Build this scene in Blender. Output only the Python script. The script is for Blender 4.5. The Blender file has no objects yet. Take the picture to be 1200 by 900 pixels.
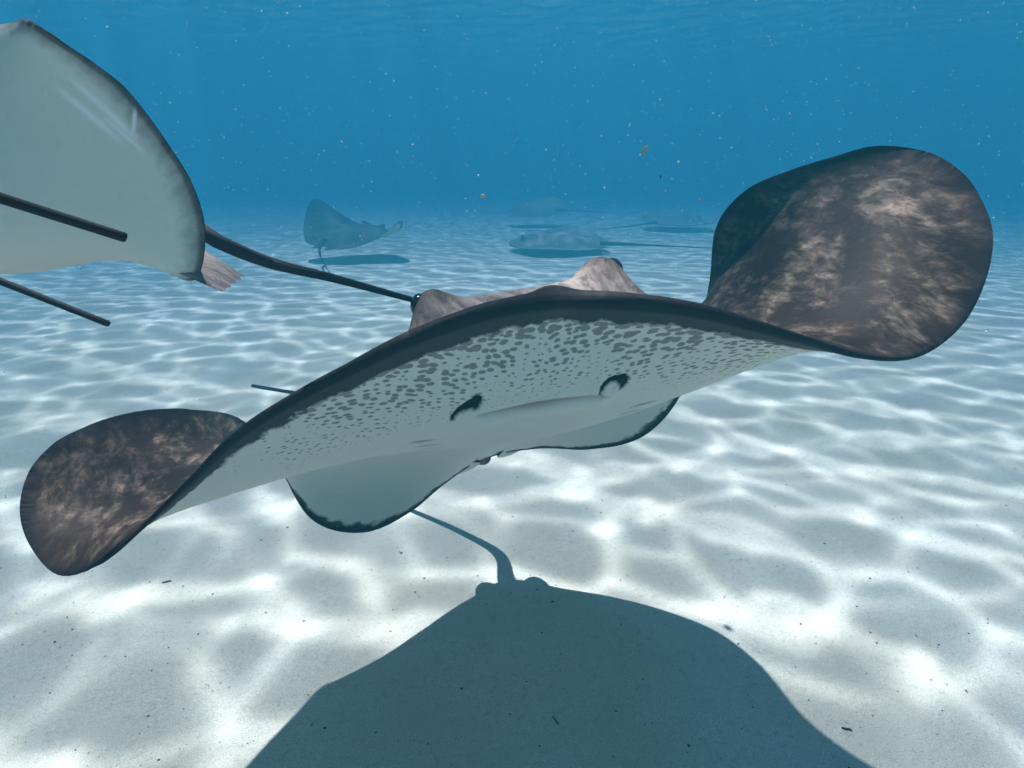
import bpy, bmesh, math, random
import numpy as np
from mathutils import Vector, Matrix

scene = bpy.context.scene
# ------------------------------------------------------------------ camera
CAM_H = 1.04
PITCH = math.atan(245 / 750.0)
cam_data = bpy.data.cameras.new('camera')
cam = bpy.data.objects.new('camera', cam_data)
scene.collection.objects.link(cam)
cam.location = (0, 0, CAM_H)
cam.rotation_euler = (math.radians(90) - PITCH, 0, 0)
cam_data.sensor_width = 36.0
cam_data.lens = 36.0 * 750.0 / 1200.0
cam_data.clip_start = 0.02
cam_data.clip_end = 500.0
scene.camera = cam

# ------------------------------------------------------------------ light
SURFACE_Z = 3.3
SUN_TRAVEL = Vector((0.19, -0.29, -1.0)).normalized()      # the way the sunlight goes under water
to_sun = -SUN_TRAVEL
SUN_EL = math.asin(to_sun.z)
SUN_AZ = math.atan2(to_sun.x, to_sun.y)
world = bpy.data.worlds.new('World')
scene.world = world
world.use_nodes = True
wn = world.node_tree
wn.nodes.clear()
w_out = wn.nodes.new('ShaderNodeOutputWorld')
w_bg = wn.nodes.new('ShaderNodeBackground')
w_sky = wn.nodes.new('ShaderNodeTexSky')
w_sky.sky_type = 'NISHITA'
w_sky.sun_disc = False
w_sky.sun_elevation = SUN_EL
w_sky.sun_rotation = SUN_AZ
w_bg.inputs['Strength'].default_value = 0.05
wn.links.new(w_sky.outputs['Color'], w_bg.inputs['Color'])
wn.links.new(w_bg.outputs['Background'], w_out.inputs['Surface'])

sun_data = bpy.data.lights.new('sun', 'SUN')
sun_data.energy = 4.5
sun_data.angle = math.radians(0.7)
sun_data.color = (1.0, 0.95, 0.88)
sun = bpy.data.objects.new('sun', sun_data)
scene.collection.objects.link(sun)
sun.rotation_euler = SUN_TRAVEL.to_track_quat('-Z', 'Y').to_euler()
sun.location = (0, 3, 8)

scene.view_settings.view_transform = 'Standard'
scene.view_settings.look = 'None'
scene.view_settings.exposure = 1.12
scene.view_settings.gamma = 1.0
scene.view_settings.use_curve_mapping = False
scene.render.engine = 'CYCLES'
scene.cycles.use_denoising = True
scene.cycles.use_adaptive_sampling = True
scene.cycles.adaptive_threshold = 0.03
scene.cycles.max_bounces = 5
scene.cycles.diffuse_bounces = 2
scene.cycles.glossy_bounces = 2
scene.cycles.volume_bounces = 1
scene.cycles.transparent_max_bounces = 8
scene.cycles.sample_clamp_indirect = 6.0
scene.cycles.caustics_reflective = False
scene.cycles.caustics_refractive = False

rng = np.random.default_rng(7)
random.seed(7)


# ------------------------------------------------------------------ helpers
def tag(o, label=None, cat=None, group=None, kind=None):
    if label: o['label'] = label
    if cat: o['category'] = cat
    if group: o['group'] = group
    if kind: o['kind'] = kind
    return o


def link(name, me, parent=None, mat=None):
    o = bpy.data.objects.new(name, me)
    scene.collection.objects.link(o)
    if mat: me.materials.append(mat)
    if parent: o.parent = parent
    return o


def empty(name, loc):
    o = bpy.data.objects.new(name, None)
    o.empty_display_size = 0.1
    scene.collection.objects.link(o)
    o.location = loc
    return o


def mesh_np(name, V, Fq, smooth=True):
    """mesh from vertex array and quad array (fast)"""
    me = bpy.data.meshes.new(name)
    Fq = np.asarray(Fq, dtype=np.int32)
    n, k = Fq.shape
    me.vertices.add(len(V)); me.vertices.foreach_set('co', np.asarray(V, np.float32).ravel())
    me.loops.add(n * k); me.loops.foreach_set('vertex_index', Fq.ravel())
    me.polygons.add(n); me.polygons.foreach_set('loop_start', np.arange(n, dtype=np.int32) * k)
    me.polygons.foreach_set('use_smooth', np.full(n, smooth))
    me.update(calc_edges=True)
    me.validate()
    return me


def grid_faces(nu, nv, base=0, flip=False):
    i, j = np.meshgrid(np.arange(nu - 1), np.arange(nv - 1), indexing='ij')
    a = base + i * nv + j
    f = np.stack([a, a + nv, a + nv + 1, a + 1], -1).reshape(-1, 4)
    return f[:, ::-1] if flip else f


def fattr(me, name, arr):
    a = me.attributes.new(name, 'FLOAT', 'POINT')
    a.data.foreach_set('value', np.asarray(arr, np.float32))


def vattr(me, name, arr):
    a = me.attributes.new(name, 'FLOAT_VECTOR', 'POINT')
    a.data.foreach_set('vector', np.asarray(arr, np.float32).ravel())


class NT:
    """small node-tree builder"""
    def __init__(self, name):
        self.m = bpy.data.materials.new(name)
        self.m.use_nodes = True
        self.t = self.m.node_tree
        self.t.nodes.clear()
        self.out = self.t.nodes.new('ShaderNodeOutputMaterial')

    def n(self, kind, ins=None, **props):
        nd = self.t.nodes.new('ShaderNode' + kind)
        for k, v in props.items(): setattr(nd, k, v)
        for k, v in (ins or {}).items(): self.put(nd.inputs[k], v)
        return nd

    def put(self, sock, v):
        if isinstance(v, bpy.types.NodeSocket): self.t.links.new(v, sock)
        elif hasattr(v, 'outputs'): self.t.links.new(v.outputs[0], sock)
        else: sock.default_value = v

    def math(self, op, a, b=None, c=None, clamp=False):
        nd = self.n('Math', operation=op, use_clamp=clamp)
        for i, v in enumerate((a, b, c)):
            if v is not None: self.put(nd.inputs[i], v)
        return nd.outputs[0]

    def ramp(self, v, lo, hi, a=0.0, b=1.0, smooth=True):
        nd = self.n('MapRange', interpolation_type='SMOOTHSTEP' if smooth else 'LINEAR')
        for i, x in enumerate((v, lo, hi, a, b)): self.put(nd.inputs[i], x)
        return nd.outputs[0]

    def mix(self, f, a, b):
        nd = self.n('Mix', data_type='RGBA')
        self.put(nd.inputs[0], f); self.put(nd.inputs[6], a); self.put(nd.inputs[7], b)
        return nd.outputs[2]

    def attr(self, name, out='Fac'):
        return self.n('Attribute', attribute_name=name).outputs[out]

    def noise(self, vec, scale, detail=3.0, rough=0.55, dist=0.0):
        nd = self.n('TexNoise', {'Scale': scale, 'Detail': detail, 'Roughness': rough, 'Distortion': dist})
        if vec is not None: self.put(nd.inputs['Vector'], vec)
        return nd.outputs[0]

    def mapping(self, vec, scale=(1, 1, 1), rot=(0, 0, 0), loc=(0, 0, 0)):
        nd = self.n('Mapping', {'Vector': vec, 'Scale': scale, 'Rotation': rot, 'Location': loc})
        return nd.outputs[0]


def rgb(r, g, b): return (r, g, b, 1.0)

# ------------------------------------------------------------------ the moving surface and the caustic light put into its colour
TILE, NG = 9.0, 768


def make_waves():
    k1 = np.fft.fftfreq(NG, TILE / NG) * 2 * np.pi
    kx, ky = np.meshgrid(k1, k1, indexing='ij')
    k = np.hypot(kx, ky); k[0, 0] = 1
    r = np.random.default_rng(21)
    lam = 2 * np.pi / k
    amp = np.exp(-((np.log(lam) - math.log(0.52)) / 0.95) ** 2) * lam ** 1.2
    ang = np.arctan2(ky, kx)
    amp = amp * (0.35 + np.cos(ang - 1.2) ** 2)
    amp[0, 0] = 0
    ph = r.uniform(0, 2 * np.pi, k.shape)
    spec = amp * np.exp(1j * ph) * r.normal(1, .35, k.shape)
    h = np.real(np.fft.ifft2(spec))
    gx = np.real(np.fft.ifft2(np.fft.fft2(h) * 1j * kx)); gy = np.real(np.fft.ifft2(np.fft.fft2(h) * 1j * ky))
    s = math.sqrt((gx ** 2 + gy ** 2).mean())
    f = 0.125 / s
    return h * f, gx * f, gy * f, kx, ky


def focus_map(h, gx, gy, kx, ky):
    """density of the refracted sun rays at the depth of the sand"""
    up = 2
    big = NG * up

    def rs(a):                                   # fourier upsampling
        A = np.fft.fftshift(np.fft.fft2(a)); B = np.zeros((big, big), complex)
        o = (big - NG) // 2; B[o:o + NG, o:o + NG] = A
        return np.real(np.fft.ifft2(np.fft.ifftshift(B))) * up * up
    GX, GY = rs(gx), rs(gy)
    c = np.arange(big) * (TILE / big)
    X, Y = np.meshgrid(c, c, indexing='ij')
    D = 0.65
    px = ((X - D * GX) / TILE * NG) % NG; py = ((Y - D * GY) / TILE * NG) % NG
    i, j = np.floor(px).astype(int), np.floor(py).astype(int); fx, fy = px - i, py - j
    out = np.zeros(NG * NG)
    for a, b, w in ((0, 0, (1 - fx) * (1 - fy)), (1, 0, fx * (1 - fy)), (0, 1, (1 - fx) * fy), (1, 1, fx * fy)):
        out += np.bincount((((i + a) % NG) * NG + (j + b) % NG).ravel(), weights=w.ravel(), minlength=NG * NG)
    out = out.reshape(NG, NG) / (up * up)
    k2 = kx ** 2 + ky ** 2
    sharp = np.real(np.fft.ifft2(np.fft.fft2(out) * np.exp(-k2 * 0.005 ** 2 / 2)))
    soft = np.real(np.fft.ifft2(np.fft.fft2(out) * np.exp(-k2 * 0.02 ** 2 / 2)))
    return np.maximum(0.0, 0.5 * sharp + 0.5 * soft)


def tile_sample(a, x, y):
    px = (x / TILE * NG) % NG; py = (y / TILE * NG) % NG
    i, j = np.floor(px).astype(int) % NG, np.floor(py).astype(int) % NG
    fx, fy = px - np.floor(px), py - np.floor(py); i1, j1 = (i + 1) % NG, (j + 1) % NG
    return (a[i, j] * (1 - fx) * (1 - fy) + a[i1, j] * fx * (1 - fy) + a[i, j1] * (1 - fx) * fy + a[i1, j1] * fx * fy)


def stretched(half, fine, inner, n_out):
    """axis coordinates: even steps near the camera, widening outwards"""
    a = np.arange(0, inner + 1e-6, fine)
    q = np.linspace(0, 1, n_out + 1)[1:]
    b = inner + (half - inner) * (q ** 2.6 * 0.94 + q * 0.06)
    h = np.r_[a, b]
    return np.r_[-h[:0:-1], h]


HALF = 45.0
wave_h, wave_gx, wave_gy, KX, KY = make_waves()
focus = focus_map(wave_h, wave_gx, wave_gy, KX, KY)

xs = stretched(HALF, 0.022, 5.0, 110)
ys = stretched(HALF, 0.022, 4.6, 140) + 3.2
XX, YY = np.meshgrid(xs, ys, indexing='ij')
# three turned copies of the wave field are mixed so that the tile does not repeat
wz = tile_sample(wave_h, XX, YY)
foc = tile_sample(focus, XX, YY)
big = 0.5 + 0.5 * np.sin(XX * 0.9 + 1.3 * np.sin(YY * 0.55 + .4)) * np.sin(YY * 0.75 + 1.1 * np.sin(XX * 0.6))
foc = foc * (0.75 + 0.5 * big)  # broad brighter and dimmer patches put into the caustic map
foc = 3.2 * (1 - np.exp(-foc / 3.2))          # compress the brightest caustic lines
V = np.stack([XX.ravel(), YY.ravel(), SURFACE_Z + wz.ravel()], 1)
me = mesh_np('water_surface', V, grid_faces(len(xs), len(ys)))
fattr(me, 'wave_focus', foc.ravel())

g = NT('rippled_sea_surface')
fr = g.n('Fresnel', {'IOR': 1.33})
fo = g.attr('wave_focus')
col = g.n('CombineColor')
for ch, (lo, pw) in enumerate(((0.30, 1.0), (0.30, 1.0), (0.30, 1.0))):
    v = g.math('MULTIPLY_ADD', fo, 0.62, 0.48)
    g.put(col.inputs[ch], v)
tr = g.n('BsdfTransparent', {'Color': col})  # caustic pattern painted into the transparent colour, projected by the sun like a gobo
gl = g.n('BsdfGlossy', {'Color': rgb(1, 1, 1), 'Roughness': 0.02})
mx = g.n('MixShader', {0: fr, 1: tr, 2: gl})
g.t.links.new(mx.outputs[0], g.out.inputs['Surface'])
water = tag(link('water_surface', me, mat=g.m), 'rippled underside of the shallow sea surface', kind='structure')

# ------------------------------------------------------------------ sand bed
sx = stretched(HALF, 0.016, 2.2, 150)
sy = stretched(HALF, 0.016, 2.0, 150) + 2.2
SX, SY = np.meshgrid(sx, sy, indexing='ij')


def smooth_noise(x, y, seed, scale):
    r = np.random.default_rng(seed)
    z = np.zeros_like(x)
    for q in range(10):
        a = r.uniform(0, 2 * np.pi); kk = scale * r.uniform(.6, 1.7)
        z += np.sin(kk * (np.cos(a) * x + np.sin(a) * y) + r.uniform(0, 6.28) + 1.2 * np.sin(kk * .45 * (np.sin(a) * x - np.cos(a) * y) + r.uniform(0, 6.28)))
    return z / 10


def sand_z(x, y):
    return 0.030 * smooth_noise(x, y, 3, 1.3) + 0.012 * smooth_noise(x, y, 4, 4.5) + 0.004 * smooth_noise(x, y, 5, 15.0)


me = mesh_np('sand_bed', np.stack([SX.ravel(), SY.ravel(), sand_z(SX, SY).ravel()], 1), grid_faces(len(sx), len(sy)))
g = NT('pale_coral_sand')
pos = g.n('NewGeometry').outputs['Position']
grain = g.noise(pos, 420.0, 2.0, 0.6)
mid = g.noise(pos, 60.0, 4.0, 0.65)
patch = g.noise(pos, 3.2, 4.0, 0.6)
speck = g.n('TexVoronoi', {'Vector': pos, 'Scale': 130.0, 'Randomness': 1.0})
spk = g.math('MULTIPLY', g.ramp(speck.outputs['Distance'], 0.10, 0.22, 1.0, 0.0), g.ramp(g.noise(pos, 34.0, 2.0), 0.50, 0.66))
c = g.mix(g.ramp(patch, 0.35, 0.7), rgb(0.66, 0.60, 0.50), rgb(0.74, 0.70, 0.62))
c = g.mix(g.ramp(grain, 0.40, 0.60, 0.0, 0.6), c, rgb(0.42, 0.37, 0.29))
c = g.mix(g.ramp(mid, 0.52, 0.72, 0.0, 0.36), c, rgb(0.36, 0.31, 0.24))
c = g.mix(g.math('MULTIPLY', spk, 0.75), c, rgb(0.12, 0.10, 0.08))
bh = g.math('ADD', g.math('MULTIPLY', grain, 0.25), g.math('MULTIPLY', mid, 1.0))
bump = g.n('Bump', {'Strength': 0.55, 'Distance': 0.011, 'Height': bh})
bs = g.n('BsdfPrincipled', {'Base Color': c, 'Roughness': 0.95, 'Specular IOR Level': 0.1, 'Normal': bump})
g.t.links.new(bs.outputs[0], g.out.inputs['Surface'])
tag(link('sand_bed', me, mat=g.m), 'pale rippled sand of the shallow sea floor', kind='structure')

# ------------------------------------------------------------------ the water itself
bm = bmesh.new()
bmesh.ops.create_cube(bm, size=1.0)
for v in bm.verts:
    v.co = Vector((v.co.x * 2 * (HALF + 2), v.co.y * 2 * (HALF + 2) + 3.0, -1.2 if v.co.z < 0 else SURFACE_Z + 0.35))
me = bpy.data.meshes.new('haze'); bm.to_mesh(me); bm.free()
g = NT('clear_blue_water')
pv = g.n('VolumePrincipled', {'Color': rgb(0.022, 0.185, 0.265), 'Density': 0.235, 'Anisotropy': 0.15})
pv.inputs['Absorption Color'].default_value = rgb(0.014, 0.10, 0.282)
g.t.links.new(pv.outputs[0], g.out.inputs['Volume'])
tag(link('haze', me, mat=g.m), kind='stuff')

# middle surface of each ray's disc in metres: rows run from wing tip to wing tip, columns from leading to trailing edge
GRID_NEAR = [
[(-0.667,0.787,0.644),(-0.668,0.792,0.644),(-0.668,0.797,0.645),(-0.668,0.802,0.646),(-0.669,0.806,0.647),(-0.671,0.811,0.648),(-0.672,0.815,0.650),(-0.674,0.819,0.651),(-0.676,0.823,0.653)],
[(-0.656,0.759,0.617),(-0.655,0.774,0.623),(-0.657,0.788,0.629),(-0.660,0.800,0.636),(-0.664,0.811,0.642),(-0.666,0.824,0.646),(-0.668,0.837,0.650),(-0.670,0.850,0.656),(-0.674,0.863,0.664)],
[(-0.628,0.727,0.581),(-0.631,0.754,0.595),(-0.637,0.778,0.608),(-0.644,0.801,0.620),(-0.651,0.822,0.630),(-0.656,0.844,0.639),(-0.659,0.867,0.647),(-0.662,0.890,0.657),(-0.665,0.914,0.668)],
[(-0.578,0.701,0.554),(-0.593,0.738,0.573),(-0.607,0.773,0.588),(-0.619,0.806,0.601),(-0.630,0.838,0.613),(-0.639,0.870,0.626),(-0.645,0.903,0.639),(-0.648,0.936,0.652),(-0.650,0.971,0.666)],
[(-0.514,0.695,0.578),(-0.542,0.732,0.572),(-0.565,0.773,0.575),(-0.583,0.816,0.584),(-0.599,0.859,0.596),(-0.613,0.903,0.609),(-0.622,0.947,0.624),(-0.626,0.993,0.639),(-0.626,1.040,0.653)],
[(-0.456,0.699,0.627),(-0.483,0.735,0.594),(-0.510,0.781,0.576),(-0.535,0.833,0.573),(-0.557,0.887,0.580),(-0.575,0.941,0.591),(-0.589,0.996,0.603),(-0.594,1.053,0.615),(-0.591,1.113,0.626)],
[(-0.395,0.706,0.685),(-0.419,0.747,0.631),(-0.446,0.797,0.591),(-0.476,0.857,0.572),(-0.502,0.922,0.570),(-0.525,0.987,0.575),(-0.542,1.052,0.576),(-0.550,1.119,0.574),(-0.540,1.190,0.576)],
[(-0.336,0.717,0.742),(-0.355,0.763,0.670),(-0.379,0.819,0.613),(-0.408,0.888,0.579),(-0.437,0.963,0.568),(-0.461,1.038,0.564),(-0.481,1.109,0.548),(-0.494,1.169,0.515),(-0.492,1.223,0.472)],
[(-0.259,0.722,0.792),(-0.284,0.779,0.712),(-0.308,0.844,0.642),(-0.335,0.921,0.593),(-0.364,1.008,0.571),(-0.389,1.096,0.558),(-0.409,1.176,0.523),(-0.421,1.222,0.445),(-0.428,1.213,0.338)],
[(-0.180,0.728,0.833),(-0.212,0.797,0.748),(-0.234,0.872,0.671),(-0.257,0.957,0.611),(-0.285,1.052,0.579),(-0.310,1.150,0.555),(-0.331,1.238,0.502),(-0.344,1.280,0.401),(-0.336,1.265,0.275)],
[(-0.100,0.742,0.869),(-0.140,0.816,0.780),(-0.154,0.899,0.702),(-0.172,0.988,0.635),(-0.198,1.088,0.590),(-0.223,1.192,0.553),(-0.244,1.287,0.490),(-0.256,1.344,0.389),(-0.250,1.358,0.271)],
[(-0.021,0.763,0.891),(-0.061,0.838,0.806),(-0.067,0.923,0.732),(-0.081,1.012,0.662),(-0.101,1.111,0.604),(-0.124,1.216,0.556),(-0.143,1.317,0.493),(-0.156,1.401,0.403),(-0.170,1.461,0.299)],
[(0.056,0.788,0.897),(0.030,0.864,0.829),(0.023,0.943,0.750),(0.015,1.031,0.677),(0.001,1.128,0.613),(-0.018,1.234,0.563),(-0.038,1.341,0.506),(-0.051,1.440,0.425),(-0.071,1.554,0.325)],
[(0.121,0.772,0.900),(0.120,0.877,0.845),(0.114,0.954,0.760),(0.116,1.032,0.671),(0.108,1.134,0.613),(0.087,1.247,0.581),(0.065,1.360,0.535),(0.059,1.455,0.455),(0.070,1.530,0.365)],
[(0.196,0.771,0.893),(0.210,0.871,0.829),(0.214,0.951,0.746),(0.220,1.037,0.668),(0.210,1.146,0.631),(0.183,1.258,0.618),(0.163,1.369,0.581),(0.174,1.449,0.492),(0.204,1.487,0.382)],
[(0.280,0.779,0.873),(0.300,0.863,0.802),(0.312,0.947,0.736),(0.314,1.044,0.691),(0.294,1.149,0.677),(0.262,1.251,0.674),(0.248,1.354,0.644),(0.272,1.424,0.554),(0.319,1.449,0.431)],
[(0.368,0.788,0.844),(0.391,0.865,0.792),(0.401,0.953,0.756),(0.392,1.047,0.742),(0.364,1.140,0.743),(0.332,1.231,0.742),(0.322,1.320,0.718),(0.347,1.385,0.644),(0.390,1.418,0.539)],
[(0.464,0.808,0.813),(0.480,0.885,0.805),(0.477,0.966,0.804),(0.456,1.046,0.811),(0.424,1.124,0.819),(0.394,1.201,0.819),(0.382,1.275,0.801),(0.394,1.335,0.756),(0.415,1.380,0.691)],
[(0.557,0.842,0.805),(0.551,0.911,0.838),(0.532,0.979,0.861),(0.505,1.044,0.879),(0.474,1.107,0.890),(0.447,1.172,0.893),(0.428,1.235,0.884),(0.419,1.291,0.863),(0.414,1.338,0.827)],
[(0.641,0.891,0.838),(0.606,0.944,0.882),(0.575,0.997,0.912),(0.545,1.047,0.932),(0.518,1.096,0.947),(0.492,1.147,0.954),(0.468,1.196,0.955),(0.439,1.242,0.952),(0.400,1.285,0.945)],
[(0.694,0.938,0.895),(0.651,0.978,0.929),(0.614,1.017,0.955),(0.584,1.056,0.974),(0.558,1.094,0.988),(0.534,1.132,0.999),(0.508,1.169,1.005),(0.474,1.204,1.009),(0.432,1.236,1.013)],
[(0.721,0.982,0.955),(0.682,1.012,0.976),(0.649,1.042,0.994),(0.622,1.070,1.009),(0.599,1.098,1.021),(0.578,1.124,1.032),(0.553,1.150,1.039),(0.525,1.173,1.044),(0.493,1.196,1.048)],
[(0.722,1.026,1.005),(0.695,1.047,1.016),(0.672,1.067,1.027),(0.652,1.086,1.038),(0.635,1.104,1.047),(0.618,1.121,1.055),(0.598,1.136,1.062),(0.576,1.151,1.067),(0.553,1.165,1.070)],
[(0.710,1.066,1.044),(0.696,1.078,1.048),(0.683,1.089,1.053),(0.672,1.100,1.059),(0.662,1.110,1.065),(0.650,1.118,1.069),(0.637,1.126,1.074),(0.623,1.134,1.079),(0.610,1.141,1.086)],
[(0.697,1.098,1.067),(0.691,1.101,1.068),(0.686,1.105,1.069),(0.680,1.109,1.070),(0.675,1.113,1.073),(0.670,1.116,1.076),(0.666,1.119,1.080),(0.662,1.121,1.085),(0.659,1.123,1.089)]]
GRID_LEFT = [
[(-0.676,0.774,0.934),(-0.675,0.775,0.934),(-0.673,0.776,0.935),(-0.672,0.777,0.935),(-0.671,0.778,0.935),(-0.669,0.779,0.936),(-0.668,0.780,0.936),(-0.667,0.782,0.937),(-0.665,0.783,0.937)],
[(-0.680,0.761,0.934),(-0.677,0.764,0.934),(-0.674,0.768,0.935),(-0.671,0.772,0.935),(-0.668,0.776,0.936),(-0.664,0.778,0.936),(-0.660,0.780,0.936),(-0.656,0.783,0.937),(-0.652,0.785,0.937)],
[(-0.686,0.744,0.935),(-0.680,0.750,0.935),(-0.675,0.757,0.935),(-0.669,0.764,0.936),(-0.664,0.770,0.936),(-0.657,0.775,0.936),(-0.650,0.779,0.937),(-0.642,0.783,0.937),(-0.635,0.787,0.938)],
[(-0.691,0.725,0.937),(-0.682,0.734,0.937),(-0.674,0.743,0.936),(-0.665,0.753,0.936),(-0.657,0.761,0.936),(-0.647,0.769,0.936),(-0.637,0.776,0.937),(-0.626,0.782,0.937),(-0.615,0.788,0.938)],
[(-0.695,0.703,0.940),(-0.683,0.715,0.939),(-0.671,0.728,0.938),(-0.659,0.739,0.937),(-0.647,0.751,0.937),(-0.634,0.761,0.936),(-0.620,0.770,0.937),(-0.606,0.779,0.938),(-0.592,0.788,0.938)],
[(-0.697,0.680,0.946),(-0.681,0.695,0.943),(-0.666,0.710,0.941),(-0.650,0.724,0.938),(-0.634,0.738,0.937),(-0.618,0.751,0.936),(-0.601,0.763,0.937),(-0.584,0.774,0.938),(-0.566,0.784,0.939)],
[(-0.698,0.654,0.955),(-0.679,0.672,0.950),(-0.659,0.690,0.945),(-0.639,0.707,0.940),(-0.620,0.723,0.937),(-0.599,0.738,0.935),(-0.578,0.753,0.937),(-0.557,0.767,0.939),(-0.535,0.779,0.942)],
[(-0.697,0.630,0.968),(-0.674,0.649,0.959),(-0.650,0.669,0.951),(-0.627,0.687,0.943),(-0.603,0.706,0.937),(-0.579,0.724,0.935),(-0.554,0.741,0.936),(-0.530,0.757,0.942),(-0.505,0.772,0.947)],
[(-0.696,0.606,0.988),(-0.669,0.626,0.973),(-0.641,0.646,0.960),(-0.613,0.667,0.949),(-0.585,0.687,0.940),(-0.557,0.707,0.935),(-0.528,0.727,0.936),(-0.499,0.745,0.945),(-0.472,0.762,0.958)],
[(-0.693,0.590,1.013),(-0.661,0.607,0.992),(-0.630,0.626,0.974),(-0.599,0.646,0.960),(-0.568,0.667,0.946),(-0.535,0.688,0.937),(-0.502,0.709,0.937),(-0.471,0.730,0.949),(-0.443,0.748,0.970)],
[(-0.689,0.587,1.043),(-0.653,0.593,1.016),(-0.619,0.607,0.994),(-0.585,0.626,0.975),(-0.551,0.646,0.959),(-0.516,0.666,0.944),(-0.481,0.688,0.939),(-0.446,0.710,0.950),(-0.417,0.729,0.974)],
[(-0.680,0.598,1.067),(-0.643,0.589,1.043),(-0.607,0.594,1.018),(-0.572,0.609,0.997),(-0.537,0.627,0.978),(-0.502,0.643,0.959),(-0.465,0.661,0.947),(-0.428,0.685,0.949),(-0.396,0.705,0.969)],
[(-0.665,0.613,1.083),(-0.630,0.593,1.067),(-0.593,0.589,1.043),(-0.557,0.598,1.020),(-0.522,0.615,1.001),(-0.486,0.625,0.978),(-0.450,0.638,0.962),(-0.412,0.660,0.948),(-0.373,0.678,0.961)],
[(-0.646,0.618,1.105),(-0.610,0.598,1.087),(-0.573,0.589,1.064),(-0.535,0.594,1.040),(-0.499,0.606,1.018),(-0.462,0.615,0.996),(-0.424,0.627,0.974),(-0.387,0.642,0.952),(-0.351,0.666,0.943)],
[(-0.622,0.618,1.124),(-0.586,0.603,1.105),(-0.549,0.593,1.082),(-0.511,0.593,1.058),(-0.474,0.602,1.035),(-0.437,0.613,1.013),(-0.399,0.624,0.990),(-0.362,0.636,0.966),(-0.324,0.654,0.938)],
[(-0.594,0.617,1.140),(-0.560,0.606,1.120),(-0.525,0.598,1.098),(-0.490,0.596,1.075),(-0.455,0.601,1.053),(-0.419,0.612,1.032),(-0.383,0.623,1.011),(-0.346,0.633,0.989),(-0.306,0.644,0.963)],
[(-0.565,0.617,1.152),(-0.534,0.608,1.133),(-0.504,0.601,1.113),(-0.472,0.598,1.092),(-0.440,0.602,1.072),(-0.407,0.610,1.054),(-0.374,0.620,1.036),(-0.338,0.628,1.017),(-0.297,0.636,0.999)],
[(-0.533,0.618,1.160),(-0.508,0.610,1.143),(-0.483,0.602,1.125),(-0.456,0.599,1.107),(-0.427,0.601,1.090),(-0.399,0.606,1.076),(-0.369,0.613,1.062),(-0.336,0.620,1.048),(-0.300,0.628,1.034)],
[(-0.506,0.620,1.166),(-0.485,0.611,1.151),(-0.464,0.602,1.136),(-0.441,0.598,1.121),(-0.417,0.598,1.107),(-0.392,0.601,1.095),(-0.366,0.606,1.085),(-0.338,0.613,1.074),(-0.310,0.620,1.063)],
[(-0.477,0.622,1.166),(-0.462,0.610,1.156),(-0.446,0.601,1.145),(-0.428,0.595,1.133),(-0.409,0.593,1.122),(-0.389,0.595,1.113),(-0.367,0.598,1.105),(-0.344,0.604,1.098),(-0.322,0.611,1.091)],
[(-0.453,0.620,1.165),(-0.442,0.609,1.159),(-0.430,0.598,1.152),(-0.417,0.591,1.143),(-0.402,0.588,1.135),(-0.386,0.588,1.127),(-0.369,0.591,1.121),(-0.352,0.596,1.116),(-0.334,0.602,1.113)],
[(-0.431,0.614,1.162),(-0.424,0.604,1.161),(-0.416,0.595,1.157),(-0.407,0.588,1.151),(-0.397,0.584,1.145),(-0.385,0.583,1.139),(-0.373,0.585,1.135),(-0.360,0.587,1.131),(-0.348,0.591,1.128)],
[(-0.414,0.604,1.162),(-0.409,0.597,1.161),(-0.404,0.590,1.159),(-0.398,0.585,1.156),(-0.392,0.582,1.152),(-0.385,0.580,1.149),(-0.377,0.580,1.145),(-0.369,0.581,1.142),(-0.361,0.582,1.139)],
[(-0.399,0.592,1.161),(-0.397,0.589,1.160),(-0.394,0.585,1.160),(-0.391,0.582,1.159),(-0.388,0.580,1.157),(-0.385,0.578,1.155),(-0.382,0.578,1.153),(-0.378,0.577,1.151),(-0.373,0.577,1.149)],
[(-0.389,0.583,1.160),(-0.388,0.582,1.160),(-0.388,0.581,1.160),(-0.387,0.580,1.159),(-0.387,0.579,1.159),(-0.386,0.578,1.159),(-0.386,0.576,1.159),(-0.385,0.575,1.158),(-0.385,0.574,1.158)]]

# ------------------------------------------------------------------ stingrays
OUTLINE = np.array([(0, .40), (.05, .393), (.1, .375), (.2, .318), (.3, .24), (.4, .145), (.46, .07), (.49, .005), (.5, -.05),
                    (.488, -.11), (.455, -.17), (.4, -.24), (.3, -.35), (.22, -.425), (.15, -.465), (.1, -.47), (.05, -.45), (0, -.44)])
NS_, NT_ = 25, 9


def edge_y(x, pts):
    p = np.sqrt(np.maximum(0, 1 - (pts[:, 0] / .5) ** 2)); q = np.sqrt(np.maximum(0, 1 - (np.abs(x) / .5) ** 2))
    o = np.argsort(p)
    return np.interp(q, p[o], pts[o, 1])


_s = np.sin(np.linspace(-1, 1, NS_) * np.pi / 2 * .985) / np.sin(np.pi / 2 * .985) * .5
REST = np.zeros((NS_, NT_, 2))
for _i, _x in enumerate(_s):
    _l, _t = edge_y(_x, OUTLINE[:9]), edge_y(_x, OUTLINE[8:])
    REST[_i, :, 0] = _x; REST[_i, :, 1] = _l + (_t - _l) * np.linspace(0, 1, NT_)
REST[0, :, 1] = REST[-1, :, 1] = -.05 + np.linspace(.009, -.009, NT_)


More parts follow.
